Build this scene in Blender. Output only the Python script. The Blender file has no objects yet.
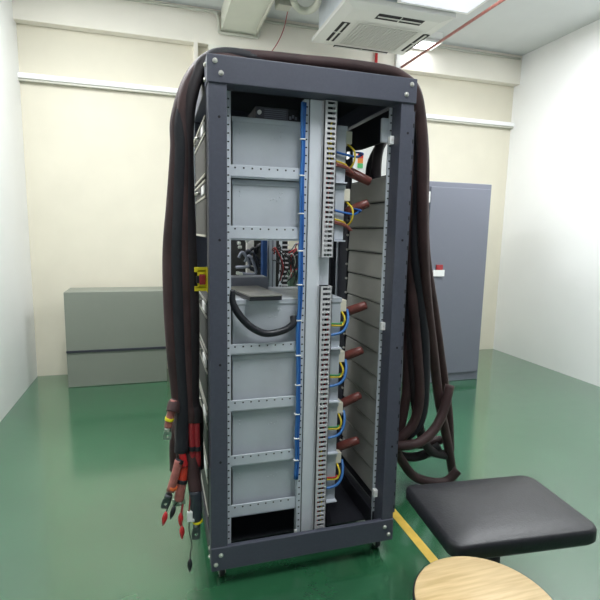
import bpy, bmesh, math, random
from mathutils import Vector, Matrix
random.seed(7)
sc = bpy.context.scene
COL = sc.collection
R = math.radians
LIFT = 0.03            # the floor of the room is z = 0; the rack was measured from 3 cm above it

# ------------------------------------------------------------------ camera
CF = 475.45
CX, CY, CZ = -0.18334, -1.79518, 1.43646
YAW, PIT, ROL = 0.291686, 0.142335, 0.0201145
def cam_matrix():
    B = Matrix(((1,0,0),(0,0,-1),(0,1,0)))
    c,s = math.cos(YAW), math.sin(YAW); Ry = Matrix(((c,0,-s),(0,1,0),(s,0,c)))
    c,s = math.cos(PIT), math.sin(PIT); Rx = Matrix(((1,0,0),(0,c,-s),(0,s,c)))
    c,s = math.cos(ROL), math.sin(ROL); Rz = Matrix(((c,-s,0),(s,c,0),(0,0,1)))
    return Rz @ Rx @ Ry @ B
CM = cam_matrix()
def at(u, v, ax, val):
    """photo pixel -> place on the plane x/y/z = val"""
    d = CM.transposed() @ Vector(((u-300)/CF, (v-300)/CF, 1))
    i = 'xyz'.index(ax); C = Vector((CX, CY, CZ))
    t = (val - C[i]) / d[i]
    return C + d*t

cam_d = bpy.data.cameras.new('camera'); cam = bpy.data.objects.new('camera', cam_d); COL.objects.link(cam)
cam_d.sensor_fit = 'HORIZONTAL'; cam_d.sensor_width = 36; cam_d.lens = CF/600*36
cam_d.clip_start = 0.02; cam_d.clip_end = 60
rows = [CM[0], -CM[1], -CM[2]]
m3 = Matrix((rows[0], rows[1], rows[2])).transposed()
cam.matrix_world = Matrix.Translation((CX, CY, CZ)) @ m3.to_4x4()
sc.camera = cam

# ------------------------------------------------------------------ materials
def mat(name, col, rough=.5, metal=0, noise=0, nscale=20, bump=0, bscale=60, emit=None, estr=0, spec=.5, coat=0):
    m = bpy.data.materials.new(name); m.use_nodes = True
    nt = m.node_tree; b = nt.nodes['Principled BSDF']
    b.inputs['Base Color'].default_value = (*col, 1)
    b.inputs['Roughness'].default_value = rough; b.inputs['Metallic'].default_value = metal
    b.inputs['Specular IOR Level'].default_value = spec
    b.inputs['Coat Weight'].default_value = coat
    tc = nt.nodes.new('ShaderNodeTexCoord')
    if noise:
        n = nt.nodes.new('ShaderNodeTexNoise'); n.inputs['Scale'].default_value = nscale; n.inputs['Detail'].default_value = 4
        nt.links.new(tc.outputs['Object'], n.inputs['Vector'])
        r = nt.nodes.new('ShaderNodeValToRGB')
        r.color_ramp.elements[0].position = .3; r.color_ramp.elements[1].position = .7
        r.color_ramp.elements[0].color = (*[c*(1-noise) for c in col], 1)
        r.color_ramp.elements[1].color = (*[min(1, c*(1+noise)) for c in col], 1)
        nt.links.new(n.outputs['Fac'], r.inputs['Fac']); nt.links.new(r.outputs['Color'], b.inputs['Base Color'])
    if bump:
        n = nt.nodes.new('ShaderNodeTexNoise'); n.inputs['Scale'].default_value = bscale; n.inputs['Detail'].default_value = 3
        nt.links.new(tc.outputs['Object'], n.inputs['Vector'])
        bp = nt.nodes.new('ShaderNodeBump'); bp.inputs['Strength'].default_value = bump; bp.inputs['Distance'].default_value = .002
        nt.links.new(n.outputs['Fac'], bp.inputs['Height']); nt.links.new(bp.outputs['Normal'], b.inputs['Normal'])
    if emit:
        b.inputs['Emission Color'].default_value = (*emit, 1); b.inputs['Emission Strength'].default_value = estr
    return m

M = {}
M['frame'] = mat('slate_powder_coat', (.070,.075,.102), .48, 0, .06, 90, .15, 400)
M['frame_dark'] = mat('black_coat_and_shade', (.018,.019,.026), .5, 0, .08, 60)  # black coat; also stands in for shade inside the rack
M['galv'] = mat('galvanised_steel', (.64,.68,.735), .42, .1, .05, 14)
M['galv_box'] = mat('grey_module_steel', (.555,.59,.635), .36, .12, .07, 7)
M['alu'] = mat('pale_aluminium', (.72,.75,.80), .4, .1, .03, 12)
M['zinc'] = mat('zinc_bolt', (.8,.78,.72), .3, .8)
M['duct'] = mat('grey_pvc', (.56,.555,.57), .5, 0, .03, 30)
M['black'] = mat('black_plastic', (.012,.012,.014), .45)
M['hole'] = mat('dark_hole', (.01,.01,.012), .8)
M['panel'] = mat('grey_panel_plastic', (.36,.35,.325), .42, 0, .07, 6)
M['modface'] = mat('dark_module_front', (.05,.05,.048), .55, 0, .1, 20, spec=.18)
M['modedge'] = mat('satin_trim', (.42,.41,.36), .3, .4)
M['cream'] = mat('cream_nylon', (.80,.76,.62), .45)
M['white'] = mat('white_plastic', (.85,.85,.83), .4)
M['label'] = mat('label_white', (.88,.88,.86), .5)
M['brown'] = mat('brown_heat_shrink', (.155,.042,.034), .4, 0, .25, 40, .3, 80)
M['brown2'] = mat('pinkish_heat_shrink', (.36,.12,.10), .35, 0, .25, 40, .3, 80)
M['red'] = mat('red_sleeve', (.55,.02,.025), .38)
M['redd'] = mat('dark_red_sleeve', (.36,.028,.035), .4)
M['orange'] = mat('orange_insulation', (.75,.15,.04), .4)
M['blue'] = mat('blue_insulation', (.018,.115,.40), .4)
M['bluel'] = mat('light_blue_insulation', (.05,.19,.50), .4)
M['yellow'] = mat('yellow_insulation', (.72,.55,.04), .4)
M['yellowp'] = mat('yellow_plate', (.85,.72,.02), .4)
M['green'] = mat('green_insulation', (.04,.28,.08), .4)
M['lug'] = mat('tinned_copper', (.62,.64,.58), .28, .85)
M['lugd'] = mat('dark_tinned_copper', (.13,.14,.15), .35, .6)
M['tape'] = mat('black_tape', (.014,.015,.02), .4)
M['tapeg'] = mat('grey_heat_shrink', (.032,.038,.05), .4)
def cable_mat(name, c, c2):
    m = mat(name, c, .62, 0, 0, spec=.35)
    nt = m.node_tree; b = nt.nodes['Principled BSDF']
    tc = nt.nodes.new('ShaderNodeTexCoord')
    n = nt.nodes.new('ShaderNodeTexNoise'); n.inputs['Scale'].default_value = 6; n.inputs['Detail'].default_value = 5
    nt.links.new(tc.outputs['Object'], n.inputs['Vector'])
    r = nt.nodes.new('ShaderNodeValToRGB'); r.color_ramp.elements[0].color = (*c, 1); r.color_ramp.elements[1].color = (*c2, 1)
    r.color_ramp.elements[0].position = .35; r.color_ramp.elements[1].position = .7
    nt.links.new(n.outputs['Fac'], r.inputs['Fac']); nt.links.new(r.outputs['Color'], b.inputs['Base Color'])
    w = nt.nodes.new('ShaderNodeTexNoise'); w.inputs['Scale'].default_value = 260
    nt.links.new(tc.outputs['Object'], w.inputs['Vector'])
    bp = nt.nodes.new('ShaderNodeBump'); bp.inputs['Strength'].default_value = .5; bp.inputs['Distance'].default_value = .002
    nt.links.new(w.outputs['Fac'], bp.inputs['Height']); nt.links.new(bp.outputs['Normal'], b.inputs['Normal'])
    b.inputs['Sheen Weight'].default_value = .06; b.inputs['Sheen Tint'].default_value = (.7,.5,.5,1)
    return m
M['cab_brown'] = cable_mat('brown_black_braid', (.026,.013,.013), (.058,.029,.029))
M['cab_black'] = cable_mat('black_braid', (.010,.009,.011), (.022,.016,.018))
M['cab_blue'] = cable_mat('blue_black_braid', (.010,.012,.016), (.016,.017,.022))

M['wall_up'] = mat('cream_paint', (.84,.80,.71), .7, 0, .02, 3)
M['wall_lo'] = mat('beige_lower_wall', (.71,.67,.55), .7, 0, .03, 3)  # lower wall, darker and yellower than the bulkhead
M['wall_white'] = mat('white_paint', (.93,.93,.92), .7, 0, .01, 3)
M['pillar'] = mat('pale_pillar_paint', (.80,.79,.70), .7, 0, .02, 3)
M['beam'] = mat('grey_green_beam_paint', (.66,.67,.58), .7, 0, .03, 5)
M['ceil'] = mat('grey_white_ceiling', (.66,.68,.68), .8, 0, .02, 3)
M['pipe'] = mat('grey_conduit', (.50,.50,.43), .4)
M['acwhite'] = mat('warm_white_plastic', (.66,.66,.63), .4)
M['acgrille'] = mat('grille_plastic', (.60,.60,.56), .45)
M['cabgrey'] = mat('blue_grey_cabinet', (.17,.18,.22), .45)
M['cabdark'] = mat('dark_cabinet', (.035,.037,.05), .45)
M['lamp'] = mat('lit_diffuser', (.9,.9,.9), .5, emit=(.93,.95,1.0), estr=8.0)
M['wood'] = mat('pale_plywood', (.72,.52,.27), .38, 0, .1, 5)
M['leather'] = mat('black_vinyl', (.014,.0145,.018), .42, 0, .2, 40, .4, 120)
M['floorline'] = mat('yellow_floor_tape', (.62,.42,.07), .35, 0, .15, 12)
M['bluepaint'] = mat('blue_paint', (.010,.035,.11), .4)

def wood_fix():
    nt = M['wood'].node_tree; b = nt.nodes['Principled BSDF']
    tc = nt.nodes.new('ShaderNodeTexCoord'); mp = nt.nodes.new('ShaderNodeMapping'); mp.inputs['Scale'].default_value = (2, 26, 2)
    n = nt.nodes.new('ShaderNodeTexNoise'); n.inputs['Scale'].default_value = 3; n.inputs['Detail'].default_value = 5
    r = nt.nodes.new('ShaderNodeValToRGB'); r.color_ramp.elements[0].color = (.52,.37,.18,1); r.color_ramp.elements[1].color = (.68,.51,.28,1)
    r.color_ramp.elements[0].position = .35; r.color_ramp.elements[1].position = .65
    nt.links.new(tc.outputs['Object'], mp.inputs['Vector']); nt.links.new(mp.outputs['Vector'], n.inputs['Vector'])
    nt.links.new(n.outputs['Fac'], r.inputs['Fac']); nt.links.new(r.outputs['Color'], b.inputs['Base Color'])
wood_fix()
def floor_mat():
    m = bpy.data.materials.new('green_epoxy'); m.use_nodes = True
    nt = m.node_tree; b = nt.nodes['Principled BSDF']; L = nt.links.new
    tc = nt.nodes.new('ShaderNodeTexCoord')
    n = nt.nodes.new('ShaderNodeTexNoise'); n.inputs['Scale'].default_value = 2.2; n.inputs['Detail'].default_value = 6
    L(tc.outputs['Object'], n.inputs['Vector'])
    r = nt.nodes.new('ShaderNodeValToRGB')
    r.color_ramp.elements[0].position = .32; r.color_ramp.elements[0].color = (.016,.098,.040,1)
    r.color_ramp.elements[1].position = .72; r.color_ramp.elements[1].color = (.028,.130,.058,1)
    L(n.outputs['Fac'], r.inputs['Fac']); L(r.outputs['Color'], b.inputs['Base Color'])
    n2 = nt.nodes.new('ShaderNodeTexNoise'); n2.inputs['Scale'].default_value = 9; n2.inputs['Detail'].default_value = 5
    L(tc.outputs['Object'], n2.inputs['Vector'])
    r2 = nt.nodes.new('ShaderNodeMapRange'); r2.inputs['To Min'].default_value = .10; r2.inputs['To Max'].default_value = .30
    L(n2.outputs['Fac'], r2.inputs['Value']); L(r2.outputs['Result'], b.inputs['Roughness'])
    n3 = nt.nodes.new('ShaderNodeTexNoise'); n3.inputs['Scale'].default_value = 34; n3.inputs['Detail'].default_value = 2
    L(tc.outputs['Object'], n3.inputs['Vector'])
    bp = nt.nodes.new('ShaderNodeBump'); bp.inputs['Strength'].default_value = .10; bp.inputs['Distance'].default_value = .004
    L(n3.outputs['Fac'], bp.inputs['Height']); L(bp.outputs['Normal'], b.inputs['Normal'])
    b.inputs['Specular IOR Level'].default_value = 1.0; b.inputs['Coat Weight'].default_value = 1; b.inputs['Coat Roughness'].default_value = .12
    return m
M['floor'] = floor_mat()

# ------------------------------------------------------------------ mesh builder
class MB:
    def __init__(s): s.bm = bmesh.new(); s.mats = []
    def mi(s, m):
        m = M[m] if isinstance(m, str) else m
        if m not in s.mats: s.mats.append(m)
        return s.mats.index(m)
    def merge(s, b, m, smooth=False):
        i = s.mi(m); vm = {}
        for v in b.verts: vm[v] = s.bm.verts.new(v.co)
        for f in b.faces:
            try: nf = s.bm.faces.new([vm[v] for v in f.verts])
            except ValueError: continue
            nf.material_index = i; nf.smooth = smooth
        b.free()
    def box(s, x0, x1, y0, y1, z0, z1, m, bev=0, seg=2, rot=None):
        b = bmesh.new(); bmesh.ops.create_cube(b, size=1)
        for v in b.verts:
            v.co = Vector((x0+(v.co.x+.5)*(x1-x0), y0+(v.co.y+.5)*(y1-y0), z0+(v.co.z+.5)*(z1-z0)))
        if bev: bmesh.ops.bevel(b, geom=b.edges[:], offset=bev, segments=seg, affect='EDGES', profile=.5)
        if rot:
            c = Vector(((x0+x1)/2,(y0+y1)/2,(z0+z1)/2))
            bmesh.ops.rotate(b, verts=b.verts, cent=c, matrix=rot)
        s.merge(b, m, False); return s
    def tube(s, pts, r, m, n=10, cap=True):
        """swept round tube; r a number or one per point"""
        pts = [Vector(p) for p in pts]; rs = r if isinstance(r, (list, tuple)) else [r]*len(pts)
        i0 = s.mi(m); rings = []; up = None
        for k, p in enumerate(pts):
            t = (pts[min(k+1, len(pts)-1)] - pts[max(k-1, 0)])
            t = t.normalized() if t.length > 1e-9 else Vector((0,0,1))
            if up is None:
                up = Vector((0,0,1)) if abs(t.z) < .9 else Vector((1,0,0))
            a = (up - t*up.dot(t)).normalized(); up = a; bb = t.cross(a)
            rings.append([s.bm.verts.new(p + (a*math.cos(q*2*math.pi/n) + bb*math.sin(q*2*math.pi/n))*rs[k]) for q in range(n)])
        for A, B in zip(rings, rings[1:]):
            for q in range(n):
                f = s.bm.faces.new((A[q], A[(q+1)%n], B[(q+1)%n], B[q])); f.material_index = i0; f.smooth = True
        if cap:
            f = s.bm.faces.new(rings[0][::-1]); f.material_index = i0
            f = s.bm.faces.new(rings[-1]); f.material_index = i0
        return s
    def cyl(s, p0, p1, r, m, n=16): return s.tube([p0, p1], r, m, n)
    def lathe(s, prof, c, m, n=40):
        i0 = s.mi(m); rings = []
        for (r, z) in prof:
            rings.append([s.bm.verts.new((c[0]+r*math.cos(q*2*math.pi/n), c[1]+r*math.sin(q*2*math.pi/n), c[2]+z)) for q in range(n)])
        for A, B in zip(rings, rings[1:]):
            for q in range(n):
                f = s.bm.faces.new((A[q], A[(q+1)%n], B[(q+1)%n], B[q])); f.material_index = i0; f.smooth = True
        f = s.bm.faces.new(rings[0][::-1]); f.material_index = i0
        f = s.bm.faces.new(rings[-1]); f.material_index = i0
        return s
    def prism(s, poly, axis, a0, a1, m):
        """polygon in the two other axes, extruded along axis"""
        i0 = s.mi(m)
        def mk(p, a):
            return {'x':(a,p[0],p[1]), 'y':(p[0],a,p[1]), 'z':(p[0],p[1],a)}[axis]
        A = [s.bm.verts.new(mk(p, a0)) for p in poly]; B = [s.bm.verts.new(mk(p, a1)) for p in poly]
        k = len(poly)
        for q in range(k):
            f = s.bm.faces.new((A[q], A[(q+1)%k], B[(q+1)%k], B[q])); f.material_index = i0
        f = s.bm.faces.new(A[::-1]); f.material_index = i0
        f = s.bm.faces.new(B); f.material_index = i0
        return s
    def build(s, name, parent=None, label=None):
        bmesh.ops.recalc_face_normals(s.bm, faces=s.bm.faces[:])
        me = bpy.data.meshes.new(name)
        # put the object's origin at the base centre of its own shape
        xs = [v.co for v in s.bm.verts]
        c = Vector(((min(p.x for p in xs)+max(p.x for p in xs))/2, (min(p.y for p in xs)+max(p.y for p in xs))/2, min(p.z for p in xs)))
        for v in s.bm.verts: v.co -= c
        s.bm.to_mesh(me); s.bm.free()
        for m in s.mats: me.materials.append(m)
        o = bpy.data.objects.new(name, me); COL.objects.link(o)
        o['world'] = tuple(c)
        if parent:
            o.parent = parent; o.location = c - Vector(parent['world'])
        else: o.location = c
        if label: o['label'] = label
        return o
def tag(o, label, cat, group=None):
    o['label'] = label; o['category'] = cat
    if group: o['group'] = group
    return o
def thing(name, loc, label, cat, group=None):
    o = bpy.data.objects.new(name, None); COL.objects.link(o); o.location = loc; o['world'] = tuple(loc)
    o.empty_display_size = .1
    return tag(o, label, cat, group)
def struct(mb, name):
    o = mb.build(name); o['kind'] = 'structure'; return o
def spline(pts, n=10):
    pts = [Vector(p) for p in pts]; out = []
    P = [pts[0]*2-pts[1]] + pts + [pts[-1]*2-pts[-2]]
    for i in range(1, len(P)-2):
        a, b, c, d = P[i-1], P[i], P[i+1], P[i+2]
        for k in range(n):
            t = k/n
            out.append(.5*((2*b) + (c-a)*t + (2*a-5*b+4*c-d)*t*t + (3*b-a-3*c+d)*t**3))
    out.append(pts[-1]); return out

# ------------------------------------------------------------------ the room
FZ = -LIFT; CEIL = 3.55; XL, XR, YF, YB = -1.35, 4.0, -3.6, 3.3
struct(MB().box(XL-.1, XR+.1, YF, YB+.1, FZ-.1, FZ, 'floor'), 'floor')
struct(MB().box(XL-.1, XR+.1, YF, YB+.1, CEIL, CEIL+.1, 'ceil'), 'ceiling')
struct(MB().box(XL-.1, XL, YF, YB, FZ, CEIL, 'wall_white'), 'wall_left')
struct(MB().box(XR, XR+.1, YF, YB, FZ, CEIL, 'wall_white'), 'wall_right')
b = MB().box(XL, XR, YB, YB+.1, FZ, CEIL, 'wall_lo')
b.box(XL, XR, 3.2, YB, 3.23, CEIL, 'wall_up')                     # bulkhead over the recessed wall
b.box(.335, 1.25, 3.2, YB, FZ, 3.23, 'pillar')                   # wide pier behind the rack
b.box(.195, .232, 3.2, YB, FZ, 3.23, 'wall_up')                  # narrow pier beside the slot
struct(b, 'wall_back')
b = MB().box(.455, .80, YF, 3.2, 3.36, CEIL, 'beam', .004)
struct(b, 'trim_1')                                               # ceiling beam running to the back wall
bb = MB().box(XL, .195, 3.235, YB, 2.755, 2.80, 'wall_white', .004).box(XL, .195, 3.25, YB, 2.735, 2.755, 'pipe')  # grey strips under the white trunking stand in for its thin shadow
bb.box(1.25, XR, 3.235, YB, 2.755, 2.80, 'wall_white', .004).box(1.25, XR, 3.25, YB, 2.735, 2.755, 'pipe')
struct(bb, 'trim_2')

# yellow line on the floor
o = MB().box(.965, 1.012, -2.4, 3.1, FZ, FZ+.0015, 'floorline').build('floor_line'); o['kind'] = 'structure'

# conduits
def conduit(pts, r, label, name='conduit'):
    o = MB().tube(spline(pts, 6), r, 'pipe', 10).build(name); return tag(o, label, 'conduit')
conduit([(XL+.02,3.17,3.515),(.30,3.17,3.515),(.40,3.17,3.50),(.43,3.17,3.44),(.432,3.17,3.36),(.45,3.17,3.335),(.60,3.17,3.335),(.79,3.17,3.335),(.82,3.17,3.355),(.83,3.12,3.42)], .014,
        'grey conduit along the top of the back wall, bending under the ceiling beam')
conduit([(.785,3.05,3.347),(.785,2.0,3.347),(.785,0,3.347)], .014, 'straight grey conduit running along the right edge of the ceiling beam')
conduit([(.87,3.17,3.50),(1.25,3.17,3.50),(XR-.05,3.17,3.50)], .013, 'grey conduit on the back wall right of the beam, going behind the air conditioner')
# junction box and a drooping wire
bx = at(283, 2, 'z', 3.47)
t = MB().box(bx.x-.06, bx.x+.07, bx.y-.06, bx.y+.06, 3.42, CEIL, 'pipe', .006).build('junction_box')
tag(t, 'small grey junction box on the ceiling beside the beam', 'junction box')
w0 = Vector((bx.x+.06, bx.y, 3.44))
o = MB().tube(spline([w0, at(288,10,'y',bx.y+.15), at(284,28,'y',bx.y+.4), at(278,42,'y',3.1), at(270,54,'y',3.17)], 6), .0045, 'redd', 8).build('hanging_wire')
tag(o, 'thin dark wire drooping from the ceiling junction box', 'wire')
# pipe elbow left of the air conditioner
pr = [at(306+13*math.cos(a), -3+14*math.sin(a), 'z', 3.42) for a in [R(k) for k in range(-20, 190, 14)]]
o = MB().tube(pr, .03, 'beam', 12).build('pipe_bend'); tag(o, 'grey pipe bend under the ceiling left of the air conditioner', 'pipe')

# wall pieces below the air conditioner
a = at(376.6, 49, 'y', 3.17)
o = MB().cyl((a.x, 3.17, 3.05), (a.x, 3.17, 3.42), .016, 'red').build('hanging_pipe'); tag(o, 'short red vertical pipe on the back wall below the air conditioner', 'pipe')
a = at(398.5, 55, 'y', 3.18)
o = MB().box(a.x-.03, a.x+.03, 3.165, 3.2, 2.95, 3.42, 'white', .004).build('wall_channel'); tag(o, 'white vertical cable channel on the back wall', 'cable channel')
a = at(399, 70, 'y', 3.16)
o = MB().tube([(a.x+.03, 3.16, 3.235), (a.x+.03, 1.0, 3.235), (a.x+.03, -1.5, 3.235)], .013, 'brown2', 10).build('hanging_pipe')
tag(o, 'thin reddish brown pipe running from the back wall past the air conditioner', 'pipe')

# ceiling cassette air conditioner ------------------------------------------
AZ = 3.17
def rect(pts, z):
    q = [at(u, v, 'z', z) for u, v in pts]
    return min(p.x for p in q), max(p.x for p in q), min(p.y for p in q), max(p.y for p in q)
ax0, ax1, ay0, ay1 = 1.235, 2.185, 1.84, 2.72
ac = thing('air_conditioner', ((ax0+ax1)/2, (ay0+ay1)/2, AZ), 'white ceiling cassette air conditioner with square grille above the rack', 'air conditioner')
gx0, gx1, gy0, gy1 = 1.45, 2.04, 2.13, 2.62
b = MB()
# panel: a shallow frustum ring round the grille
def ring(b, o, i, zo, zi, m):
    A = [(o[0],o[2]),(o[1],o[2]),(o[1],o[3]),(o[0],o[3])]; B = [(i[0],i[2]),(i[1],i[2]),(i[1],i[3]),(i[0],i[3])]
    vo = [b.bm.verts.new((*p, zo)) for p in A]; vi = [b.bm.verts.new((*p, zi)) for p in B]; k = b.mi(m)
    for q in range(4):
        f = b.bm.faces.new((vo[q], vo[(q+1)%4], vi[(q+1)%4], vi[q])); f.material_index = k
ring(b, (ax0,ax1,ay0,ay1), (ax0,ax1,ay0,ay1), AZ+.035, AZ+.02, 'acwhite')
ring(b, (ax0,ax1,ay0,ay1), (ax0+.09,ax1-.09,ay0+.09,ay1-.09), AZ+.02, AZ+.0, 'acwhite')
ring(b, (ax0+.09,ax1-.09,ay0+.09,ay1-.09), (gx0,gx1,gy0,gy1), AZ, AZ, 'acwhite')
b.box(ax0, ax1, ay0, ay1, AZ+.035, AZ+.055, 'acwhite')
b.build('panel', ac)
MB().box(ax0+.05, ax1-.05, ay0+.05, ay1-.05, AZ+.055, CEIL, 'galv').build('casing', ac)
b = MB().box(gx0, gx1, gy0, gy1, AZ+.010, AZ+.014, 'cabdark')
ring(b, (gx0-.012,gx1+.012,gy0-.012,gy1+.012), (gx0+.012,gx1-.012,gy0+.012,gy1-.012), AZ-.004, AZ-.004, 'acgrille')
n = 17
for k in range(n):
    y = gy0 + (k+.5)*(gy1-gy0)/n; b.box(gx0, gx1, y-.0045, y+.0045, AZ-.003, AZ+.006, 'acgrille')
for k in range(20):
    x = gx0 + (k+.5)*(gx1-gx0)/20; b.box(x-.0045, x+.0045, gy0, gy1, AZ-.002, AZ+.006, 'acgrille')
b.build('grille', ac, 'square intake grille')
def louvre(x0, x1, y0, y1):
    b = MB().box(x0, x1, y0, y1, AZ-.002, AZ+.001, 'hole')
    if x1-x0 > y1-y0: b.box(x0+.01, x1-.01, (y0+y1)/2-.008, (y0+y1)/2+.008, AZ-.007, AZ-.003, 'acgrille'); b.box((x0+x1)/2-.004,(x0+x1)/2+.004, y0, y1, AZ-.006, AZ-.002, 'acgrille')
    else: b.box((x0+x1)/2-.010, (x0+x1)/2+.010, y0+.01, y1-.01, AZ-.007, AZ-.003, 'acgrille'); b.box(x0, x1, (y0+y1)/2-.004,(y0+y1)/2+.004, AZ-.006, AZ-.002, 'acgrille')
    b.build('louvre', ac, 'dark air outlet slot')
louvre(1.325, 1.40, 2.17, 2.58); louvre(1.55, 1.96, 1.935, 2.03); louvre(2.085, 2.15, 2.17, 2.58); louvre(1.44, 1.99, 2.66, 2.70)
# ceiling panels and added fill lights -----------------------------------------------------------------
M['lamp_dim'] = mat('dim_diffuser', (.8,.8,.84), .5, 0, .12, 30, emit=(.86,.88,1.0), estr=.45)
def lamp(x0, x1, y0, y1, z, label, group=None, dm='lamp'):
    t = thing('ceiling_light', ((x0+x1)/2, (y0+y1)/2, z), label, 'ceiling light', group)
    b = MB().box(x0-.02, x1+.02, y0-.02, y0, z-.005, z+.03, 'white').box(x0-.02, x1+.02, y1, y1+.02, z-.005, z+.03, 'white')
    b.box(x0-.02, x0, y0, y1, z-.005, z+.03, 'white').box(x1, x1+.02, y0, y1, z-.005, z+.03, 'white')
    b.box(x0-.02, x1+.02, y0-.02, y1+.02, z+.02, CEIL, 'white')
    b.build('frame', t); MB().box(x0, x1, y0, y1, z, z+.012, dm).build('diffuser', t, 'lit diffuser panel')
lamp(2.50, 2.74, 2.96, 3.15, 3.45, 'square lit ceiling panel by the back wall beyond the air conditioner')
lamp(1.66, 2.26, 1.30, 1.80, 3.22, 'square lit ceiling panel on the near side of the air conditioner', dm='lamp_dim')
for k, (x, y, e) in enumerate([(.62,-1.1,112),(2.9,-.6,16),(-.75,1.3,66),(2.9,1.2,62)]):  # unseen lights added under the ceiling for the rack front gradient and walls
    d = bpy.data.lights.new('added_ceiling_fill', 'AREA'); d.shape = 'RECTANGLE'; d.size = .6; d.size_y = 1.1; d.energy = e; d.color = (.95, .975, 1.0)
    l = bpy.data.objects.new('added_ceiling_fill', d); COL.objects.link(l); l.location = (x, y, CEIL-.06)
# added bluish world fill; the room is left open behind the camera
w = bpy.data.worlds.new('world'); sc.world = w; w.use_nodes = True
w.node_tree.nodes['Background'].inputs['Color'].default_value = (.80,.90,1.0,1); w.node_tree.nodes['Background'].inputs['Strength'].default_value = .15

# ------------------------------------------------------------------ the rack
W, D, H0, H1 = .824, .80, .05, 2.05
PW = .077; TB = 1.955; BT = .152; PD = .08
rack = thing('server_rack', (W/2, D/2, FZ), 'tall open dark grey equipment rack on casters in the middle of the room', 'equipment rack')
def holes_z(b, x, y, z0, z1, pitch, w=.007, h=.005):
    z = z0
    while z < z1:
        b.box(x-w/2, x+w/2, y-.0012, y+.0005, z-h/2, z+h/2, 'hole'); z += pitch
def post(x0, x1, y0, y1, label=None, dots=None):
    b = MB().box(x0, x1, y0, y1, H0, H1-.0, 'frame', .003)
    if dots:
        for z in dots: b.cyl(((x0+x1)/2+.005, y0-.001, z), ((x0+x1)/2+.005, y0+.003, z), .005, 'hole', 10)
    return b.build('post', rack, label)
post(0, .067, 0, PD, None, (.52,.92,1.40,1.84))
post(.763, W-.004, 0, PD, None, (.50,.95,1.41,1.84))
post(0, PW, D-PD, D)
MB().box(W-PW, W, D-PD, D, H0, H1, 'frame_dark', .003).build('post', rack)  # darker than the other posts: interior shade put into the colour
MB().box(.778, .796, .700, .716, BT, TB, 'galv').build('mounting_rail', rack, 'plain grey rail at the far right')
# perforated flange on the outer edge of the front right post
b = MB().box(W-.006, W+.010, .014, .02, .17, 1.93, 'frame', .001)
z = .2
while z < 1.92:
    b.box(W-.001, W+.007, .0125, .0145, z-.008, z+.008, 'hole'); z += .062
b.build('perforated_flange', rack, 'narrow perforated strip')
# top and bottom rails (front rails lie over the posts, with a small step)
MB().box(-.004, W+.002, -.006, PD, TB, H1, 'frame', .003).build('top_rail', rack)
MB().box(-.001, W-.004, -.006, .016, H0, BT, 'frame', .003).build('bottom_rail', rack)
MB().box(0, W, D-PD, D, TB, H1, 'frame', .003).build('top_rail', rack)
MB().box(0, W, D-PD, D, H0, BT, 'frame', .003).build('bottom_rail', rack)
for x0, x1 in ((0, PW-.01), (W-PW+.01, W-.004)):
    MB().box(x0, x1, PD, D-PD, TB+.01, H1-.002, 'frame', .003).build('side_rail', rack)
    MB().box(x0, x1, PD, D-PD, H0, BT-.01, 'frame_dark', .003).build('side_rail', rack)  # bottom rails in black: shade low in the rack put into the colour
MB().box(.03, W-.03, .05, D-.03, H1-.012, H1-.004, 'frame_dark').build('top_cover', rack)
# seam lines between rail and post, corner bolts
def bolt(p, nrm):
    p = Vector(p); n = Vector(nrm)
    b = MB().tube([p, p+n*.002], .0095, 'zinc', 14); b.tube([p+n*.002, p+n*.006, p+n*.0075], [.0065,.0065,.004], 'zinc', 6); b.build('bolt', rack, 'bright zinc bolt')
for u, v in ((215,60.5),(221,73),(412,84.5),(406.6,94.5),(221,555.5),(216,565),(384.7,527),(388.5,534)):
    p = at(u, v, 'y', -.006); bolt(p, (0,-1,0))
for z in (1.975, 2.025, .085, .125): bolt((-.004 if z > 1 else -.001, .045, z), (-1,0,0))
# casters
for x, y in ((.05,.07),(W-.05,.07),(.05,D-.07),(W-.05,D-.07)):
    b = MB().box(x-.03, x+.03, y-.03, y+.03, H0-.006, H0, 'zinc').box(x-.016, x-.012, y-.02, y+.02, FZ+.022, H0-.006, 'zinc').box(x+.012, x+.016, y-.02, y+.02, FZ+.022, H0-.006, 'zinc')
    b.cyl((x-.018, y, FZ+.028), (x+.018, y, FZ+.028), .006, 'zinc', 10)
    c = b.build('caster', rack)
    MB().cyl((x-.011, y, FZ+.028), (x+.011, y, FZ+.028), .028, 'black', 24).build('wheel', c, 'small black wheel')
# mounting rails
b = MB().box(.068, .0925, .082, .086, H0+.02, TB, 'galv').box(.068, .072, .086, .122, H0+.02, TB, 'galv')
holes_z(b, .0825, .082, .097, 1.94, .031); b.build('mounting_rail', rack, 'pale slotted steel rail')
b = MB().box(.756, .774, .088, .092, H0+.02, TB, 'galv').box(.770, .774, .092, .125, H0+.02, TB, 'galv')
holes_z(b, .764, .088, .097, 1.94, .031); b.build('mounting_rail', rack, 'pale slotted steel rail')
b = MB().box(.776, .780, .53, .56, BT, TB, 'frame_dark').box(.766, .780, .527, .531, BT, TB, 'frame_dark')
z = .3
while z < 1.6:
    b.cyl((.7665,.5335,z),(.7665,.525,z), .006, 'zinc', 8); z += .075
b.build('mounting_rail', rack, 'black rail with bright screws')
b = MB().box(-.004, .004, .685, .715, BT, TB, 'galv')
z = .2
while z < 1.94:
    b.box(-.0052, -.0035, .695, .705, z-.006, z+.006, 'hole'); z += .05
b.build('mounting_rail', rack, 'pale slotted steel rail')
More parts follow.
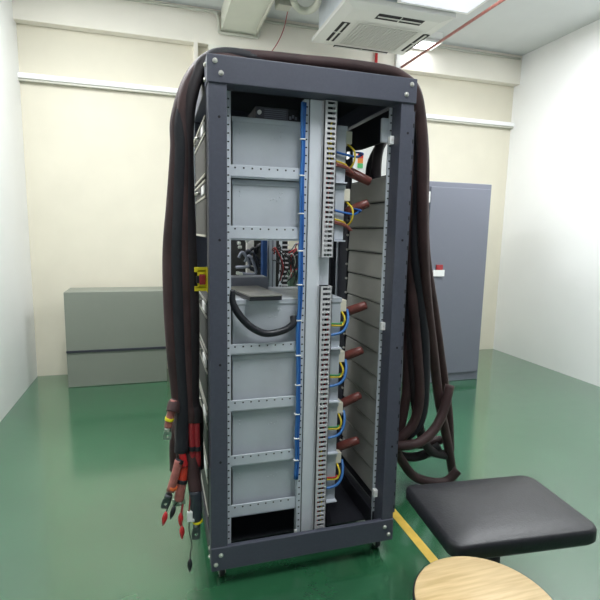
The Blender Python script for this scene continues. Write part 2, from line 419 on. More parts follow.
# centre column
b = MB().box(.385, .4045, .088, .092, H0+.02, TB, 'galv').box(.385, .389, .092, .122, H0+.02, TB, 'galv')
holes_z(b, .395, .088, .097, 1.94, .031); b.build('mounting_rail', rack, 'pale slotted steel rail')
b = MB().box(.407, .462, .080, .11, H0+.045, TB, 'alu', .003, 2).box(.404, .409, .086, .11, H0+.045, TB, 'frame_dark')
b.build('center_column', rack, 'wide smooth aluminium column')
b = MB().box(.462, .512, .105, .115, 1.19, 1.36, 'alu')
b.build('column_plate', rack, 'short pale plate between the two wiring ducts')
# slotted wiring ducts
def duct(z0, z1, pitch, wires):
    x0, x1, y0, y1 = .455, .512, .052, .104
    t = MB()
    t.box(x0, x0+.005, y0, y1, z0, z1, 'duct').box(x1-.004, x1, y0, y1, z0, z1, 'duct')     # sides
    t.box(x0, x0+.015, y0, y0+.003, z0, z1, 'duct').box(x1-.009, x1, y0, y0+.003, z0, z1, 'duct')
    n = int((z1-z0)/pitch)
    for k in range(n+1):
        z = z0 + k*(z1-z0)/n
        t.box(x0+.015, x1-.009, y0, y0+.003, max(z0, z-pitch*.26), min(z1, z+pitch*.26), 'duct')
    t.box(x0+.005, x1-.004, y1-.004, y1, z0, z1, 'frame_dark')
    o = t.build('wiring_duct', rack, 'grey slotted wiring duct')
    for (m, xo, za, zb) in wires:
        x = x0 + .018 + (xo-.024)*.9; pts = []; z = za
        while z <= zb:
            pts.append((x+random.uniform(-.006,.006), y0+.014+random.uniform(-.006,.01), z)); z += .05
        MB().tube(spline(pts, 4), .0035, m, 6).build('wire', o)
duct(1.335, 1.95, .0187, [('white',.030,1.36,1.62),('white',.042,1.34,1.55),('yellow',.050,1.72,1.90),('yellow',.036,1.70,1.84),('redd',.026,1.36,1.70),('brown2',.047,1.45,1.80)])
duct(.110, 1.215, .0215, [('white',.040,.60,1.18),('orange',.030,.12,.62),('yellow',.045,.14,.50),('redd',.052,.30,1.12),('white',.024,.5,.95),('redd',.034,.75,1.1)])
# shelf brackets under each module
SH = [(1.69,1.647),(1.455,1.405),(.975,.935),(.735,.69),(.492,.446),(.265,.212)]
for zt, zb in SH:
    b = MB().box(.0925, .384, .102, .106, zb, zt, 'galv', .0008, 1)
    b.box(.083, .584, .106, .60, zb-.006, zb-.001, 'galv')
    for k in range(8):
        x = .112 + k*.034; b.box(x-.003, x+.003, .1012, .1025, zt-.014, zt-.008, 'hole')
    b.build('shelf_bracket', rack, 'pale perforated steel shelf')
# right side blanking panels: thirteen, one above the other, each with a folded lower lip
for k in range(13):
    z0 = .212 + k*.1137; z1 = z0 + .1085
    b = MB().prism([(.783,z0),(.7745,z0),(.7715,z0+.006),(.7755,z1-.004),(.779,z1),(.783,z1)], 'y', .126, .527, 'panel')
    b.build('blanking_panel', rack, 'grey blanking panel on the right side')
MB().box(.79, .80, PD, D-PD, BT, .215, 'frame_dark').build('side_skirt', rack)
MB().box(.784, .788, .126, .56, .205, 1.69, 'frame_dark').box(.784, .788, .56, .718, BT, 1.82, 'frame_dark').build('side_backing', rack)
MB().box(.60, .748, D-.03, D-.022, BT, 1.80, 'frame_dark').build('rear_filler', rack, 'dark narrow filler sheet added at the rear')  # added dark filler so the gap at the rear stays black
MB().box(PW-.01, .74, D-.03, D-.022, 1.80, TB+.005, 'frame_dark').build('rear_top_filler', rack, 'dark filler sheet added across the rear top')  # added dark sheet, keeps the upper interior dark
MB().box(PW, W-PW, D-.03, D-.02, BT, .46, 'frame_dark').build('rear_light_block', rack, 'low dark sheet added to block light at the rear')  # added low sheet, blocks light from the floor inside
MB().box(.062, W-.052, .16, D-.04, H0+.004, H0+.010, 'frame_dark').build('floor_shade_sheet', rack, 'black sheet standing in for shade on the floor')  # added black sheet standing in for shade on the floor inside
# dark gusset and small pale box at the top right
b = MB().prism([(.10,1.83),(.40,1.835),(.66,1.86),(.66,1.955),(.10,1.955)], 'x', .770, .775, 'frame_dark')
b.build('gusset', rack, 'black plate at the top of the right side')
MB().box(.728, .768, .096, .112, 1.818, 1.915, 'galv', .002).build('bracket_box', rack, 'small pale steel box')
for u, v in ((391.5,141.5),(384,325),(375.5,490)):
    p = at(u, v, 'y', .083)
    MB().box(.746, .764, .052, .074, p.z-.017, p.z+.017, 'white', .002).cyl((.755, .051, p.z), (.755, .053, p.z), .004, 'zinc', 8).build('rail_clip', rack, 'small white rail clip')
MB().box(.376, .388, .080, .088, .095, .115, 'white', .001).build('rail_clip', rack, 'small white rail clip')
# blue wire bundle tied to the column
bl = None
for k in range(6):
    pts = []
    for i in range(17):
        z = 1.94 - i*(1.94-.36)/16
        pts.append((.3745 + (k%3)*.0055 + random.uniform(-.0025,.0025) - (.004 if i in (9,10) else 0), .078 + (k//3)*.006 + random.uniform(-.002,.002), z))
    b = MB().tube(spline(pts, 4), .0037, 'blue' if k % 3 else 'bluel', 7)
    o = b.build('blue_wire', rack, 'blue wire in the bundle along the column')
for z in (1.80,1.66,1.51,1.36,1.22,1.07,.92,.79,.66,.55,.45):
    MB().box(.3655, .3875, .0725, .090, z-.0025, z+.0025, 'label', .001, 1).build('cable_tie', rack, 'white cable tie')
# red and yellow isolator at the left side
t = MB().box(-.048, .0, .100, .108, 1.197, 1.217, 'yellowp', .002).box(-.048, .0, .100, .108, 1.272, 1.292, 'yellowp', .002).box(-.036, .0, .100, .108, 1.21, 1.28, 'yellowp').box(-.002, .01, .06, .12, 1.197, 1.292, 'yellowp').build('isolator_switch', rack, 'yellow isolator plate with a dark red knob')
MB().box(-.030, -.006, .082, .100, 1.224, 1.264, 'redd', .004).box(-.042, -.030, .086, .100, 1.23, 1.258, 'black', .002).build('knob', t, 'dark red knob')

# ------------------------------------------------------------------ battery modules
def module(T, B, word, sleeve, top_loop, gy=None):
    t = thing('battery_module', (.3, .37, B), word, 'battery module', 'grey battery modules in the rack')
    b = MB().box(.105, .583, .128, .60, B, T-.004, 'galv_box', .004, 2)
    b.box(.103, .585, .124, .56, T-.006, T, 'galv_box', .001, 1).box(.103, .585, .124, .127, T-.020, T-.003, 'galv_box', .001, 1)
    for (x, dz) in ((.135,.045),(.135,.062),(.262,.075),(.275,.07),(.288,.076),(.30,.045),(.31,.045),(.30,.062)):
        b.tube([(x,.1285,T-dz),(x,.1262,T-dz)], [.0032,.0022], 'galv_box', 8)
    b.build('case', t)
    # left face: the module's own front
    f = MB().box(.003, .103, .126, .66, B, T, 'modface', .004).build('front_panel', t, 'dark module front with satin trim')
    MB().box(-.001, .003, .126, .66, T-.012, T-.004, 'modedge').box(-.001, .003, .126, .66, T-.074, T-.066, 'modedge').box(-.001, .003, .126, .66, B+.004, B+.012, 'modedge').build('trim_strip', f)
    MB().box(-.001, .003, .16, .30, T-.056, T-.022, 'label').build('label_plate', f, 'white label')
    MB().tube(spline([(.003,.42,T-.04),(-.010,.43,T-.04),(-.010,.60,T-.04),(.003,.61,T-.04)], 4), .006, 'modedge', 8).build('handle', f, 'pale bar handle')
    # right side: connector, sleeve and wires
    c = MB().box(.583, .618, .15, .21, T-.066, T-.014, 'cream', .003).build('connector_block', t, 'cream connector block')
    MB().box(.583, .625, .24, .50, T-.12, T-.03, 'black', .006).build('terminal_cover', t, 'black terminal cover')
    (u0,v0,y0),(u1,v1,y1) = sleeve
    p0, p1 = at(u0-3,v0,'y',y0), at(u1-1,v1,'y',y1); d = (p1-p0)
    ext = p1 + d.normalized()*.03
    b = MB().tube([p0-d*.08, p0, p0+d*.25, p0+d*.6, p1, p1+d*.03], [.014,.0195,.0215,.0205,.018,.012], 'brown', 14)
    b.build('terminal_sleeve', t, 'brown heat shrink sleeve')
    MB().tube(spline([p0-d*.05, p0-d*.3+Vector((0,.02,.004)), Vector((.605,.24,p0.z+.012))], 5), .011, 'black', 10).build('power_lead', t, 'black power lead')
    y = .118
    if top_loop:
        MB().tube(spline([(.516,y,T-.105),(.585,y-.004,T-.118),(.622,y,T-.122),(.655,y+.03,T-.112),(.672,y+.07,T-.10)], 6), .0048, 'blue', 8).build('blue_wire', t)
        MB().tube(spline([(.655,y+.05,T-.115),(.66,y+.01,T-.105),(.64,y+.05,T-.095)], 6), .004, 'blue', 8).build('blue_wire', t)
        MB().tube(spline([(.604,y+.05,T-.064),(.616,y,T-.10),(.615,y,T-.145),(.60,y+.02,T-.17),(.575,y,T-.155),(.516,y,T-.14)], 6), .0042, 'yellow', 8).build('yellow_wire', t)
        MB().tube(spline([(.516,y,T-.15),(.58,y-.003,T-.165),(.605,y,T-.18),(.625,y+.02,T-.19)], 6), .004, 'brown2', 8).build('brown_wire', t)
        MB().tube(spline([(.516,y,T-.158),(.58,y-.003,T-.172),(.61,y,T-.192)], 6), .004, 'brown', 8).build('brown_wire', t)
    else:
        MB().tube(spline([(.516,y,T-.165),(.575,y-.004,T-.155),(.605,y,T-.13),(.622,y+.02,T-.09),(.628,y+.05,T-.06)], 6), .0062, 'bluel', 8).build('blue_wire', t)
        MB().tube(spline([(.516,y,T-.118),(.575,y-.003,T-.122),(.592,y,T-.115),(.598,y,T-.09),(.598,y+.04,T-.066)], 6), .0045, 'yellow', 8).build('yellow_wire', t)
        MB().tube(spline([(.516,y,T-.110),(.572,y-.004,T-.113),(.586,y,T-.107)], 6), .0035, gy or 'green', 8).build('green_wire', t)
    return t
module(1.875, 1.645, 'grey battery module in the top bay, with the control unit on it', ((349,170,.20),(371,182,.15)), True)
module(1.637, 1.405, 'grey battery module directly above the open gap of the rack', ((350,212,.20),(369,203,.15)), True)
module(1.155, .933, 'grey battery module below the open gap, crossed by a black hose', ((349,312,.20),(367,305,.15)), False)
module(.922, .688, 'grey battery module second below the open gap, under the hose-crossed one', ((346,357,.20),(363,350,.15)), False)
module(.680, .444, 'grey battery module second from the bottom of the rack', ((342,405,.20),(361,395,.15)), False)
module(.437, .210, 'grey battery module in the lowest bay of the rack', ((341,447,.20),(359,440,.15)), False, 'red')

# control unit on the top module
t = thing('control_unit', (.29, .30, 1.875), 'flat black control unit with round silver button on the top module', 'control unit')
b = MB().box(.20, .375, .145, .46, 1.8755, 1.926, 'black', .003)
for k in range(5): b.box(.235, .325, .1415, .1435, 1.884+k*.0075, 1.887+k*.0075, 'cabgrey')
b.build('case', t)
MB().box(.202, .333, .1425, .145, 1.878, 1.924, mat('charcoal_plate', (.075,.075,.09), .4), .001).build('front_plate', t, 'dark grey front plate')
MB().tube([(.214,.1425,1.902),(.214,.136,1.902)], .0085, 'white', 16).build('button', t, 'pale round button')
for k in range(3):
    MB().box(.338+k*.012, .346+k*.012, .1415, .146, 1.885+.006*(k%2), 1.897+.006*(k%2), 'cabgrey').build('socket', t)
b = MB().box(.125, .165, .20, .30, 1.8755, 1.893, 'frame_dark', .002).box(.17, .19, .2, .28, 1.8755, 1.895, 'frame_dark', .002).build('plug_connector')
tag(b, 'small dark connector lying left of the control unit', 'connector')

# things lying in the open gap on the third module
t = thing('flat_metal_box', (.215, .25, 1.155), 'flat tan-grey metal box lying in the open gap of the rack', 'metal box')
rz = Matrix.Rotation(R(6), 3, 'Z')
MB().box(.150, .288, .084, .42, 1.156, 1.172, 'frame_dark', .002, rot=rz).build('case', t)
MB().box(.148, .290, .082, .422, 1.172, 1.179, mat('tan_grey_lid', (.33,.32,.29), .35, .3), .002, rot=rz).build('lid', t, 'tan grey lid')
o = MB().box(.112, .33, .46, .58, 1.156, 1.215, mat('lilac_grey', (.33,.34,.40), .45), .004).build('grey_tray'); tag(o, 'lilac grey tray behind the flat metal box in the gap', 'tray')
o = MB().tube(spline([(.098,.094,1.20),(.099,.090,1.155),(.12,.087,1.11),(.159,.086,1.062),(.20,.086,1.032),(.24,.086,1.018),(.29,.086,1.022),(.33,.086,1.036),(.356,.089,1.058),(.358,.10,1.085)], 6), .015, 'tape', 12).build('black_hose')
tag(o, 'black corrugated hose sagging across the module below the gap', 'hose')

# ------------------------------------------------------------------ cables draped over the rack
EDGE = {400:(173,198),350:(168,198),300:(165,197.5),250:(164.5,195),200:(168.5,193),150:(172,191.5),115:(176,191)}
def left_px(t, v, Y):
    e = EDGE[v]; return at(e[0]+5 + (e[1]-e[0]-10)*t, v, 'y', Y)
G = 'sleeved power cables draped over the rack'
RC = .0265
def cable(label, m, t, Y, lev, end, Ytop, right, r=RC):
    """end: points from the free end up to v=400 ; right: points down the right side"""
    th = thing('power_cable', (0,0,0), label, 'power cable', G)
    pts = [Vector(p) for p in end]
    for v in (400,350,300,250,200,150): pts.append(left_px(t, v, Y))
    zt = H1 + r + .002 + lev*.026 + (.008 if lev == 0 else 0); Y1 = Y + .06 + .02*lev
    xl = left_px(t, 150, Y).x; cx = (.055,.09,.115)[lev]; Rz = (.13,.26,.35)[lev]
    for a, f in ((168,.12),(140,.45),(115,.75),(92,1)):
        q = {140:.99, 115:1.0}.get(a, 1) if lev == 2 else 1
        pts.append(Vector((cx + q*(cx-xl)*math.cos(R(a)), Y*(1-f)+Y1*f, zt - Rz + q*Rz*math.sin(R(a)))))
    if lev == 0: pts[-4:-2] = [at(188, 113, 'y', Y), at(192, 91, 'y', Y+.01), at(197.5, 74, 'y', Y+.03)]
    lr, seq = right; first = px(*seq[0]); zr = H1 + r + .002 + lr*.036
    for k in range(1, 4):
        f = k/4
        pts.append(Vector((.08+.68*f, Y1*(1-f)+Ytop*f + random.uniform(-.006,.006), zt*(1-f)+zr*f + .004)))
    Rx, Rz = first.x-.79, min(.16, zr-first.z)
    for a, f in ((88,.1),(62,.3),(35,.6)):
        pts.append(Vector((.79+Rx*math.cos(R(a)), Ytop*(1-f)+first.y*f, zr-Rz+Rz*math.sin(R(a)))))
    pts += [ZF(px(*q)) for q in seq]
    P = spline(pts, 9)
    MB().tube(P, r, m, 14).build('sheath', th, None)
    return th, pts
def px(u, v, Y): return at(u, v, 'y', Y)
def ZF(p): return Vector((p.x, p.y, max(p.z, FZ+RC+.004)))
def right_path(Y, seq, z0=None, lev=0): return (lev, seq)
rp = right_path
CAB = []
cb, ck, cu = 'cab_brown', 'cab_black', 'cab_blue'
# front layer (nearest), left to right
CAB.append(cable('brown-black cable whose left end has a brown sleeve, yellow band and ring lug', cb, .0, .13, 2,
    [px(172.5,412,.10), px(174.5,404,.115)], .24,
    rp(.24, [(420.5,118,.24),(422.5,150,.25),(422.5,200,.27),(423.5,250,.30),(427,300,.36),(433,350,.42),(439,400,.48),(447,440,.52),(452,475,.56)], lev=2)))
CAB.append(cable('dark cable ending in a red and a pinkish sleeve with a dark ring lug', cu, .36, .12, 2,
    [px(181,452,.10), px(182,430,.11)], .30,
    rp(.30, [(417.5,122,.30),(419,160,.31),(417,210,.32),(416,260,.34),(421,310,.38),(425,350,.40),(424,400,.42),(418,425,.44),(404,438,.46),(392,442,.50),(380,443,.56)], lev=1)))
CAB.append(cable('dark cable left of the rack with a short red sleeve at its tip', cb, .68, .125, 1,
    [px(191.5,421,.12), px(191.5,412,.12)], .36,
    rp(.36, [(413.5,126,.34),(412,180,.34),(411.5,240,.36),(413,300,.38),(417,350,.40),(419.5,395,.41),(414,422,.42),(403,436,.43),(390,447,.46),(400,446,.40),(418,443,.39),(433,431,.40),(443,412,.42),(450,385,.45)], lev=0)))
CAB.append(cable('black cable tight against the rack post with a dark red sleeve at its tip', ck, 1.0, .13, 0,
    [px(196.5,421,.12), px(196.5,412,.12)], .42,
    rp(.42, [(410,130,.38),(409,190,.38),(408,250,.40),(410,310,.42),(412,350,.43),(414,390,.44),(420,430,.46),(430,450,.5),(445,455,.55)], lev=0)))
# middle layer
CAB.append(cable('brown-black cable in the second row, ending in a pinkish sleeve with a square plate lug', cb, .16, .178, 2,
    [px(183,460,.14), px(180.5,430,.16)], .31,
    rp(.45, [(421,122,.30),(424,165,.34),(423.5,215,.36),(426,260,.40),(434,310,.46),(441,360,.52),(448,410,.56),(450,450,.58)], lev=2)))
CAB.append(cable('thick dark cable hanging lowest, with a grey sleeve and dark ring lug near the floor', cb, .55, .175, 1,
    [px(195.5,492,.07), px(193,470,.10), px(190,440,.14), px(188,420,.16)], .50,
    rp(.50, [(409,150,.50),(408,200,.50),(407,250,.48),(407,300,.46),(408,350,.46),(406,395,.46),(400,430,.48),(397,450,.50),(404,464,.50),(414,476,.50),(430,484,.48),(446,484,.46),(458,470,.45)], lev=0)))
CAB.append(cable('black cable in the second row beside the post, hanging behind the red sleeves', ck, .92, .178, 0,
    [px(198,468,.16), px(197,440,.16), px(197,420,.16)], .56,
    rp(.56, [(383,130,.58),(377,160,.58),(376,200,.58),(374,260,.58),(374,330,.58),(375,400,.58),(380,440,.58),(400,455,.56),(420,456,.55),(440,446,.52)], lev=0)))
# back layer
CAB.append(cable('brown-black cable deepest in the bundle, going down behind the right side panels', cb, .25, .225, 1,
    [px(176,470,.21), px(176,440,.22)], .62,
    rp(.62, [(397,130,.44),(394,165,.43),(394,210,.43),(394,270,.43),(394,330,.43),(394,390,.45),(398,430,.50),(415,444,.56),(440,440,.6)], lev=1)))
CAB.append(cable('black cable in the back row of the bundle, its tip hidden behind the red sleeve', ck, .75, .225, 0,
    [px(189,468,.2), px(190,440,.21)], .66,
    rp(.66, [(388,130,.66),(371.5,165,.62),(371,200,.62),(370,260,.62),(371,340,.62),(374,410,.62),(385,440,.62),(398,450,.62)], lev=0)))
# terminals, parts of their cable
def bits(th, name, b, label=None): return b.build(name, th, label)
def ring_lug(b, p, d, w, L, m):
    """flat lug: barrel then a plate with a hole, along d (in the xz plane), facing -y"""
    d = Vector(d).normalized(); n = Vector((0,-1,0)); s = d.cross(n).normalized()
    b.tube([p, p+d*L*.3], w*.42, m, 12)
    c = p + d*L*.68; k = b.mi(m); N = 20
    def ringv(rad, off, sq): 
        out = []
        for q in range(N):
            a = q*2*math.pi/N; ca, sa = math.cos(a), math.sin(a)
            x = math.copysign(abs(ca)**sq, ca)*rad*(L*.38/(w*.5)); y = math.copysign(abs(sa)**sq, sa)*rad
            out.append(b.bm.verts.new(c + d*x + s*y + n*off))
        return out
    def inner(off): return [b.bm.verts.new(c + d*(L*.06) + (d*math.cos(q*2*math.pi/N) + s*math.sin(q*2*math.pi/N))*w*.17 + n*off) for q in range(N)]
    o0, o1, i0, i1 = ringv(w*.5, .002, .55), ringv(w*.5, -.002, .55), inner(.002), inner(-.002)
    for A, B in ((o0,i0),(i1,o1),(o1,o0),(i0,i1)):
        for q in range(N):
            f = b.bm.faces.new((A[q],A[(q+1)%N],B[(q+1)%N],B[q])); f.material_index = k
    return b
def sleeve(th, pts, rs, m, name, label): MB().tube(spline(pts, 5), rs, m, 12).build(name, th, label)
c1 = CAB[0][0]
sleeve(c1, [px(174.5,400,.112), px(172.5,408,.105), px(169.5,419,.10)], .0165, 'brown2', 'brown_sleeve', 'pinkish brown sleeve')
sleeve(c1, [px(169.8,417.5,.10), px(169,420.5,.10)], .018, 'yellowp', 'band', 'yellow band')
sleeve(c1, [px(169,420.5,.10), px(168,427,.10)], .0155, 'brown2', 'crimp_sleeve', 'brown crimp sleeve')
p = px(168,427,.10); bits(c1, 'ring_lug', ring_lug(MB(), p, px(167,440,.10)-p, .032, .052, 'lug'), 'bright ring lug')
c2 = CAB[1][0]
sleeve(c2, [px(180.5,446,.095), px(182.5,455,.09), px(184.5,466,.09)], .0145, 'red', 'red_sleeve', 'bright red sleeve')
sleeve(c2, [px(179,460,.085), px(176,472,.08), px(170.5,491,.075)], .017, 'brown2', 'brown_sleeve', 'pinkish brown sleeve')
sleeve(c2, [px(180.5,459,.088), px(178.8,463,.085)], .0185, 'tape', 'tape_band', 'black tape band')
sleeve(c2, [px(173,486,.075), px(172,489,.075)], .0185, 'orange', 'band', 'orange band')
p = px(169,494,.075); bits(c2, 'ring_lug', ring_lug(MB(), p, px(163.5,510,.075)-p, .034, .06, 'lugd'), 'dark ring lug')
c5 = CAB[4][0]
sleeve(c5, [px(184,462,.105), px(183.5,470,.10), px(182,481,.095)], .0195, mat('orange_red_sleeve', (.60,.045,.02), .38), 'red_sleeve', 'orange red sleeve')
sleeve(c5, [px(182.5,479,.094), px(181.8,482.5,.093)], .0225, 'tape', 'tape_band', 'black tape band')
sleeve(c5, [px(182,481,.094), px(180.5,490,.09), px(179,500,.088)], .020, 'brown2', 'brown_sleeve', 'pinkish brown sleeve')
p = px(178.5,498,.088); b = MB().box(p.x-.024, p.x+.026, .083, .088, p.z-.034, p.z-.002, mat('greenish_tin', (.34,.42,.34), .35, .6), .002).cyl((p.x+.006,.0825,p.z-.020),(p.x+.006,.081,p.z-.020), .005, 'white', 10)
bits(c5, 'plate_lug', b, 'greenish square plate lug')
for ci, u, mm in ((2,191.4,'redd'),(3,196.8,'redd')):
    sleeve(CAB[ci][0], [px(u,418,.108), px(u+.3,440,.106), px(u+1.3,466,.104)], [.0125]*11, mm, 'red_sleeve', 'dark red sleeve')
    sleeve(CAB[ci][0], [px(u+.6,446,.105), px(u+.7,450,.105)], .0165, 'tape', 'tape_band', 'black tape band')
    sleeve(CAB[ci][0], [px(u+1.3,465,.104), px(u+1.8,490,.11)], .011, 'tape', 'lower_sleeve', 'black lower sleeve')
c6 = CAB[5][0]
sleeve(c6, [px(195,490,.068), px(196,505,.062), px(197,520,.06)], [.0245,.025,.025,.025,.025,.0245,.024,.023,.022,.021,.02], 'tapeg', 'grey_sleeve', 'grey heat shrink sleeve')
sleeve(c6, [px(197.5,520,.06), px(197.9,522,.06)], .0205, 'yellowp', 'band', 'yellow band')
p = px(197,523,.06); bits(c6, 'ring_lug', ring_lug(MB(), p, px(195.5,540,.06)-p, .036, .07, 'lugd'), 'dark ring lug')
# test clips on thin leads
def clip(pts, m, label, grp='test clips hanging from the cable ends', wire='black'):
    p = [px(*q) for q in pts]; t = thing('clip_lead', p[-1], label, 'clip lead', grp)
    MB().tube(spline(p, 5), .0022, wire, 6).build('wire', t)
    e = p[-1]; d = (p[-1]-p[-2]).normalized(); d = Vector((d.x*.5, 0, -1)).normalized()
    MB().tube([e-d*.002, e+d*.012, e+d*.028, e+d*.045, e+d*.058], [.003,.0095,.011,.007,.003], m, 10).build('clip_cover', t)
clip([(172,495,.07),(170.5,502,.065),(166,512,.06)], 'red', 'small red test clip furthest left below the cable lugs')
clip([(179,500,.085),(176,504,.08),(174.5,506,.08)], 'tape', 'small black test clip hanging just under the square plate lug')
clip([(182,498,.09),(182,504,.085),(181,513,.08)], 'red', 'small red test clip hanging right of the square plate lug', wire='redd')
clip([(183,504,.08),(182,515,.075),(182,526,.07)], 'red', 'small red test clip hanging lowest of the red ones', wire='redd')
clip([(190,520,.05),(189,530,.05),(192,545,.045),(190.5,552,.045),(190,559,.045)], 'tape', 'black test clip on a long thin lead near the floor')
t = thing('plug_connector', px(189.5,522,.05), 'small white plug on red wires beside the grey cable sleeve', 'connector')
p = px(189.5,516,.05)
MB().box(p.x-.010, p.x+.012, .04, .055, p.z-.022, p.z+.022, 'white', .003).box(p.x+.006,p.x+.02,.042,.053,p.z-.024,p.z-.012,'white',.002).build('housing', t, 'white housing')
MB().tube(spline([px(190.5,492,.06), px(190,500,.055), px(189,511,.05)], 5), .003, 'redd', 6).build('wire', t)

# ------------------------------------------------------------------ stool and dark seat in the foreground
sx, sy, sz, sr = .652, -.832, .45, .195
st = thing('round_stool', (sx, sy, FZ), 'round stool with a pale wooden seat at the lower right corner', 'stool')
MB().lathe([(sr-.004,sz-.004),(sr,sz-.007),(sr,sz-.02),(sr-.004,sz-.024)], (sx,sy,0), 'black', 64).build('rim', st, 'dark seat rim')
MB().lathe([(sr-.004,sz-.022),(sr-.0045,sz-.003),(sr-.008,sz),(.001,sz)], (sx,sy,0), 'wood', 64).build('seat', st, 'pale wooden seat')
MB().lathe([(.028,FZ+.02),(.028,sz-.024)], (sx,sy,0), 'black', 20).build('column', st)
MB().lathe([(.15,FZ),(.15,FZ+.012),(.03,FZ+.03),(.029,FZ+.034)], (sx,sy,0), 'black', 40).build('base', st)
ch = thing('padded_stool', (1.02, -.43, FZ), 'black padded seat with worn edge beside the yellow floor line', 'stool')
b = MB()
cA = at(404.5,485.5,'z',.45); 
poly = []
x0, x1, y0, y1 = cA.x+.0, cA.x+.56, cA.y-.385, cA.y+.0
for (cx, cy, a0) in ((x1-.05,y1-.05,0),(x0+.02,y1-.02,90),(x0+.05,y0+.05,180),(x1-.05,y0+.05,270)):
    rr = .02 if a0 == 90 else .05
    for k in range(7): poly.append((cx+rr*math.cos(R(a0+k*15)), cy+rr*math.sin(R(a0+k*15))))
pv = Vector((x0, y1)); rot = Matrix.Rotation(R(-5), 2)
poly = [tuple(pv + rot @ (Vector(p)-pv)) for p in poly]
kk = b.mi('leather'); cx = sum(p[0] for p in poly)/len(poly); cy = sum(p[1] for p in poly)/len(poly)
rings = []
for s_, z in ((.97,.395),(1,.405),(1,.44),(.985,.449),(.95,.452),(.6,.457),(.2,.459)):
    rings.append([b.bm.verts.new((cx+(p[0]-cx)*s_, cy+(p[1]-cy)*s_, z)) for p in poly])
n = len(poly)
for A, B in zip(rings, rings[1:]):
    for q in range(n):
        f = b.bm.faces.new((A[q],A[(q+1)%n],B[(q+1)%n],B[q])); f.material_index = kk; f.smooth = True
f = b.bm.faces.new(rings[0][::-1]); f.material_index = kk; f = b.bm.faces.new(rings[-1]); f.material_index = kk
b.build('seat', ch)
MB().lathe([(.03,FZ+.02),(.03,.395)], (cx,cy,0), 'black', 20).build('column', ch)
MB().lathe([(.17,FZ),(.17,FZ+.012),(.035,FZ+.035),(.031,FZ+.04)], (cx,cy,0), 'black', 40).build('base', ch)

# ------------------------------------------------------------------ things behind the rack
c = thing('grey_cabinet', (2.55, 2.45, FZ), 'blue-grey steel cabinet against the right background behind the cables', 'cabinet')
MB().box(2.13, 2.95, 2.22, 2.7, FZ, 1.93, 'cabgrey', .006).build('body', c)
d = MB().box(2.27, 2.93, 2.20, 2.22, .06, 1.88, 'cabgrey', .004).build('door', c)
MB().box(2.17, 2.25, 2.212, 2.222, .06, 1.86, 'cabdark').build('door_gap', c, 'dark recess beside the door')
a = at(430.5,197,'y',2.21); MB().box(a.x-.018, a.x+.018, 2.206, 2.211, a.z-.05, a.z+.05, 'label').build('label_plate', c, 'white label')
a = at(435.5,271,'y',2.2); MB().box(a.x-.03, a.x+.09, 2.185, 2.199, a.z-.05, a.z+.01, 'label').box(a.x+.0, a.x+.07, 2.186, 2.199, a.z+.012, a.z+.06, 'redd').build('notice', d, 'white and red notice')
o = MB().box(-1.0, -.12, 2.85, 3.19, FZ, .86, mat('grey_green_locker', (.22,.24,.20), .5), .006).box(-1.0,-.12,2.84,2.85,.30,.32,'cabdark').build('low_cabinet'); tag(o, 'low grey-green cabinet against the back wall at far left', 'cabinet')
# white tester with a signal panel
x = at(361,158,'y',1.5)
t = thing('test_cabinet', (x.x, 1.75, FZ), 'white test cabinet with a red, orange and green signal panel behind the rack', 'test cabinet')
MB().box(x.x-.10, x.x+.42, 1.5, 2.0, FZ, 2.25, 'white', .006).build('body', t)
s0 = MB().box(x.x-.05, x.x+.012, 1.494, 1.50, x.z-.13, x.z+.04, 'label', .002).build('signal_panel', t, 'white signal panel')
for k, mm in enumerate(('redd','orange','green')):
    MB().box(x.x-.028, x.x+.012, 1.488, 1.4945, x.z-.004-k*.034, x.z+.028-k*.034, {'redd':mat('signal_red',(.62,.06,.035),.4),'orange':mat('signal_orange',(.85,.28,.06),.4),'green':mat('signal_green',(.10,.48,.16),.4)}[mm]).build('signal_light', s0, {'redd':'red signal','orange':'orange signal','green':'green signal'}[mm])
# test bench seen through the gap
g = thing('wiring_frame', (.75, 1.65, FZ), 'blue and grey wiring frame with dangling wires, seen through the open gap', 'wiring frame')
def gx(u, v, Y): return at(u, v, 'y', Y)
a = gx(262.5,260,1.5).x; b2 = gx(267.5,260,1.5).x
MB().box(a, b2, 1.5, 1.56, FZ, 1.85, 'bluepaint', .003).build('post', g, 'dark blue post')
a = gx(269,260,1.52).x; b2 = gx(276,260,1.52).x
MB().box(a, b2, 1.52, 1.60, FZ, 1.85, 'galv', .003).box((a+b2)/2-.004,(a+b2)/2+.004,1.512,1.522,FZ,1.85,'cabgrey').build('post', g, 'pale grey post')
a = gx(279,260,1.5).x; b2 = gx(282,260,1.5).x
q = MB().box(a, b2, 1.5, 1.505, FZ, 1.85, 'galv')
z = .6
while z < 1.8: q.box((a+b2)/2-.005,(a+b2)/2+.005,1.497,1.501,z,z+.014,'hole'); z += .055
q.build('slotted_rail', g, 'pale slotted rail')
a = gx(282.5,260,1.5).x; b2 = gx(288.5,260,1.5).x
q = MB().box(a, b2, 1.53, 1.55, FZ, 1.85, 'black')
z = .6
while z < 1.8: q.box(a,b2,1.50,1.53,z,z+.010,'duct'); z += .032
q.build('wiring_duct', g, 'slotted duct')
a = gx(247,260,1.7).x; b2 = gx(254,260,1.7).x
MB().box(a, b2, 1.7, 1.76, FZ, 1.85, 'panel', .003).build('post', g, 'grey post')
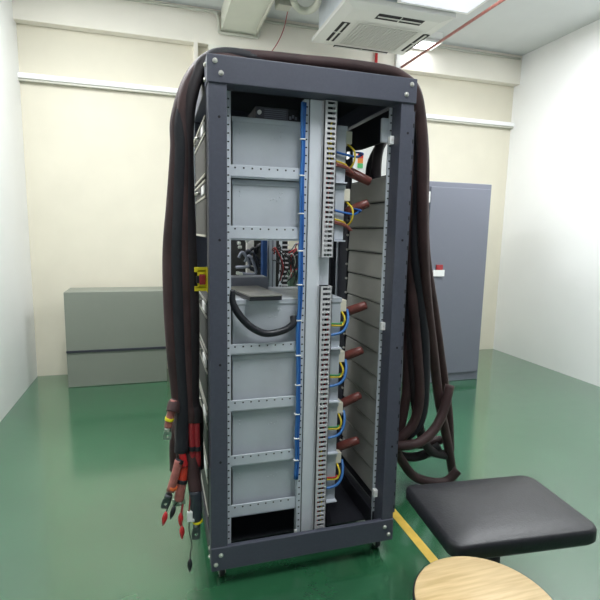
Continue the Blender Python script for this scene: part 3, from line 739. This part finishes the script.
a = gx(230,260,1.9).x; b2 = gx(305,260,1.9).x
MB().box(a-.3, b2+.1, 1.9, 1.93, FZ, 1.85, mat('dark_olive_panel', (.018,.018,.017), .35), .003).build('back_panel', g, 'dark back panel')
a = gx(292,245,1.6).x; b2 = gx(303,245,1.6).x
MB().box(a, b2+.05, 1.7, 1.85, 1.30, 1.62, 'cream', .004).build('terminal_box', g, 'cream terminal box')
a = gx(292,270,1.6).x
MB().box(a, a+.14, 1.65, 1.80, .95, 1.14, mat('green_circuit', (.07,.12,.08), .5), .003).build('circuit_board', g, 'dark green board')
for k in range(16):
    mm = random.choice(['redd','black','panel','black','brown','black','cabgrey'])
    u0 = random.uniform(271,296); v0 = random.uniform(250,262)
    pts = [gx(u0,v0,1.46), gx(u0+random.uniform(0,9),v0-random.uniform(0,8),1.44), gx(u0+random.uniform(2,14),v0+random.uniform(5,14),1.45), gx(u0+random.uniform(-8,14),v0+random.uniform(20,30),1.46)]
    MB().tube(spline(pts, 6), .0045, mm, 6).build('wire', g, None)
for k in range(9):
    u0 = random.uniform(234,262); v0 = random.uniform(250,268)
    pts = [gx(u0,v0,1.6), gx(u0+random.uniform(2,9),v0-random.uniform(4,9),1.58), gx(u0+random.uniform(6,12),v0+random.uniform(0,12),1.6), gx(u0+random.uniform(-8,4),v0+random.uniform(8,16),1.62)]
    MB().tube(spline(pts, 6), .011, random.choice(['black','black','cabdark','cabgrey']), 8).build('cable', g, None)
for u, v in ((239,243),(240,247),(247,240.5),(238,273),(241,274)):
    a = gx(u, v, 1.58); MB().box(a.x-.012, a.x+.012, 1.57, 1.60, a.z-.012, a.z+.010, 'lug', .004).build('terminal', g, 'bright metal terminal')

# ------------------------------------------------------------------ lift to the floor and finish
for o in list(sc.objects):
    if o.parent is None: o.location.z += LIFT
for o in sc.objects:
    if 'world' in o: del o['world']
sc.view_settings.view_transform = 'Standard'; sc.view_settings.look = 'None'; sc.view_settings.gamma = 1
sc.view_settings.exposure = 0.45; sc.view_settings.use_curve_mapping = False
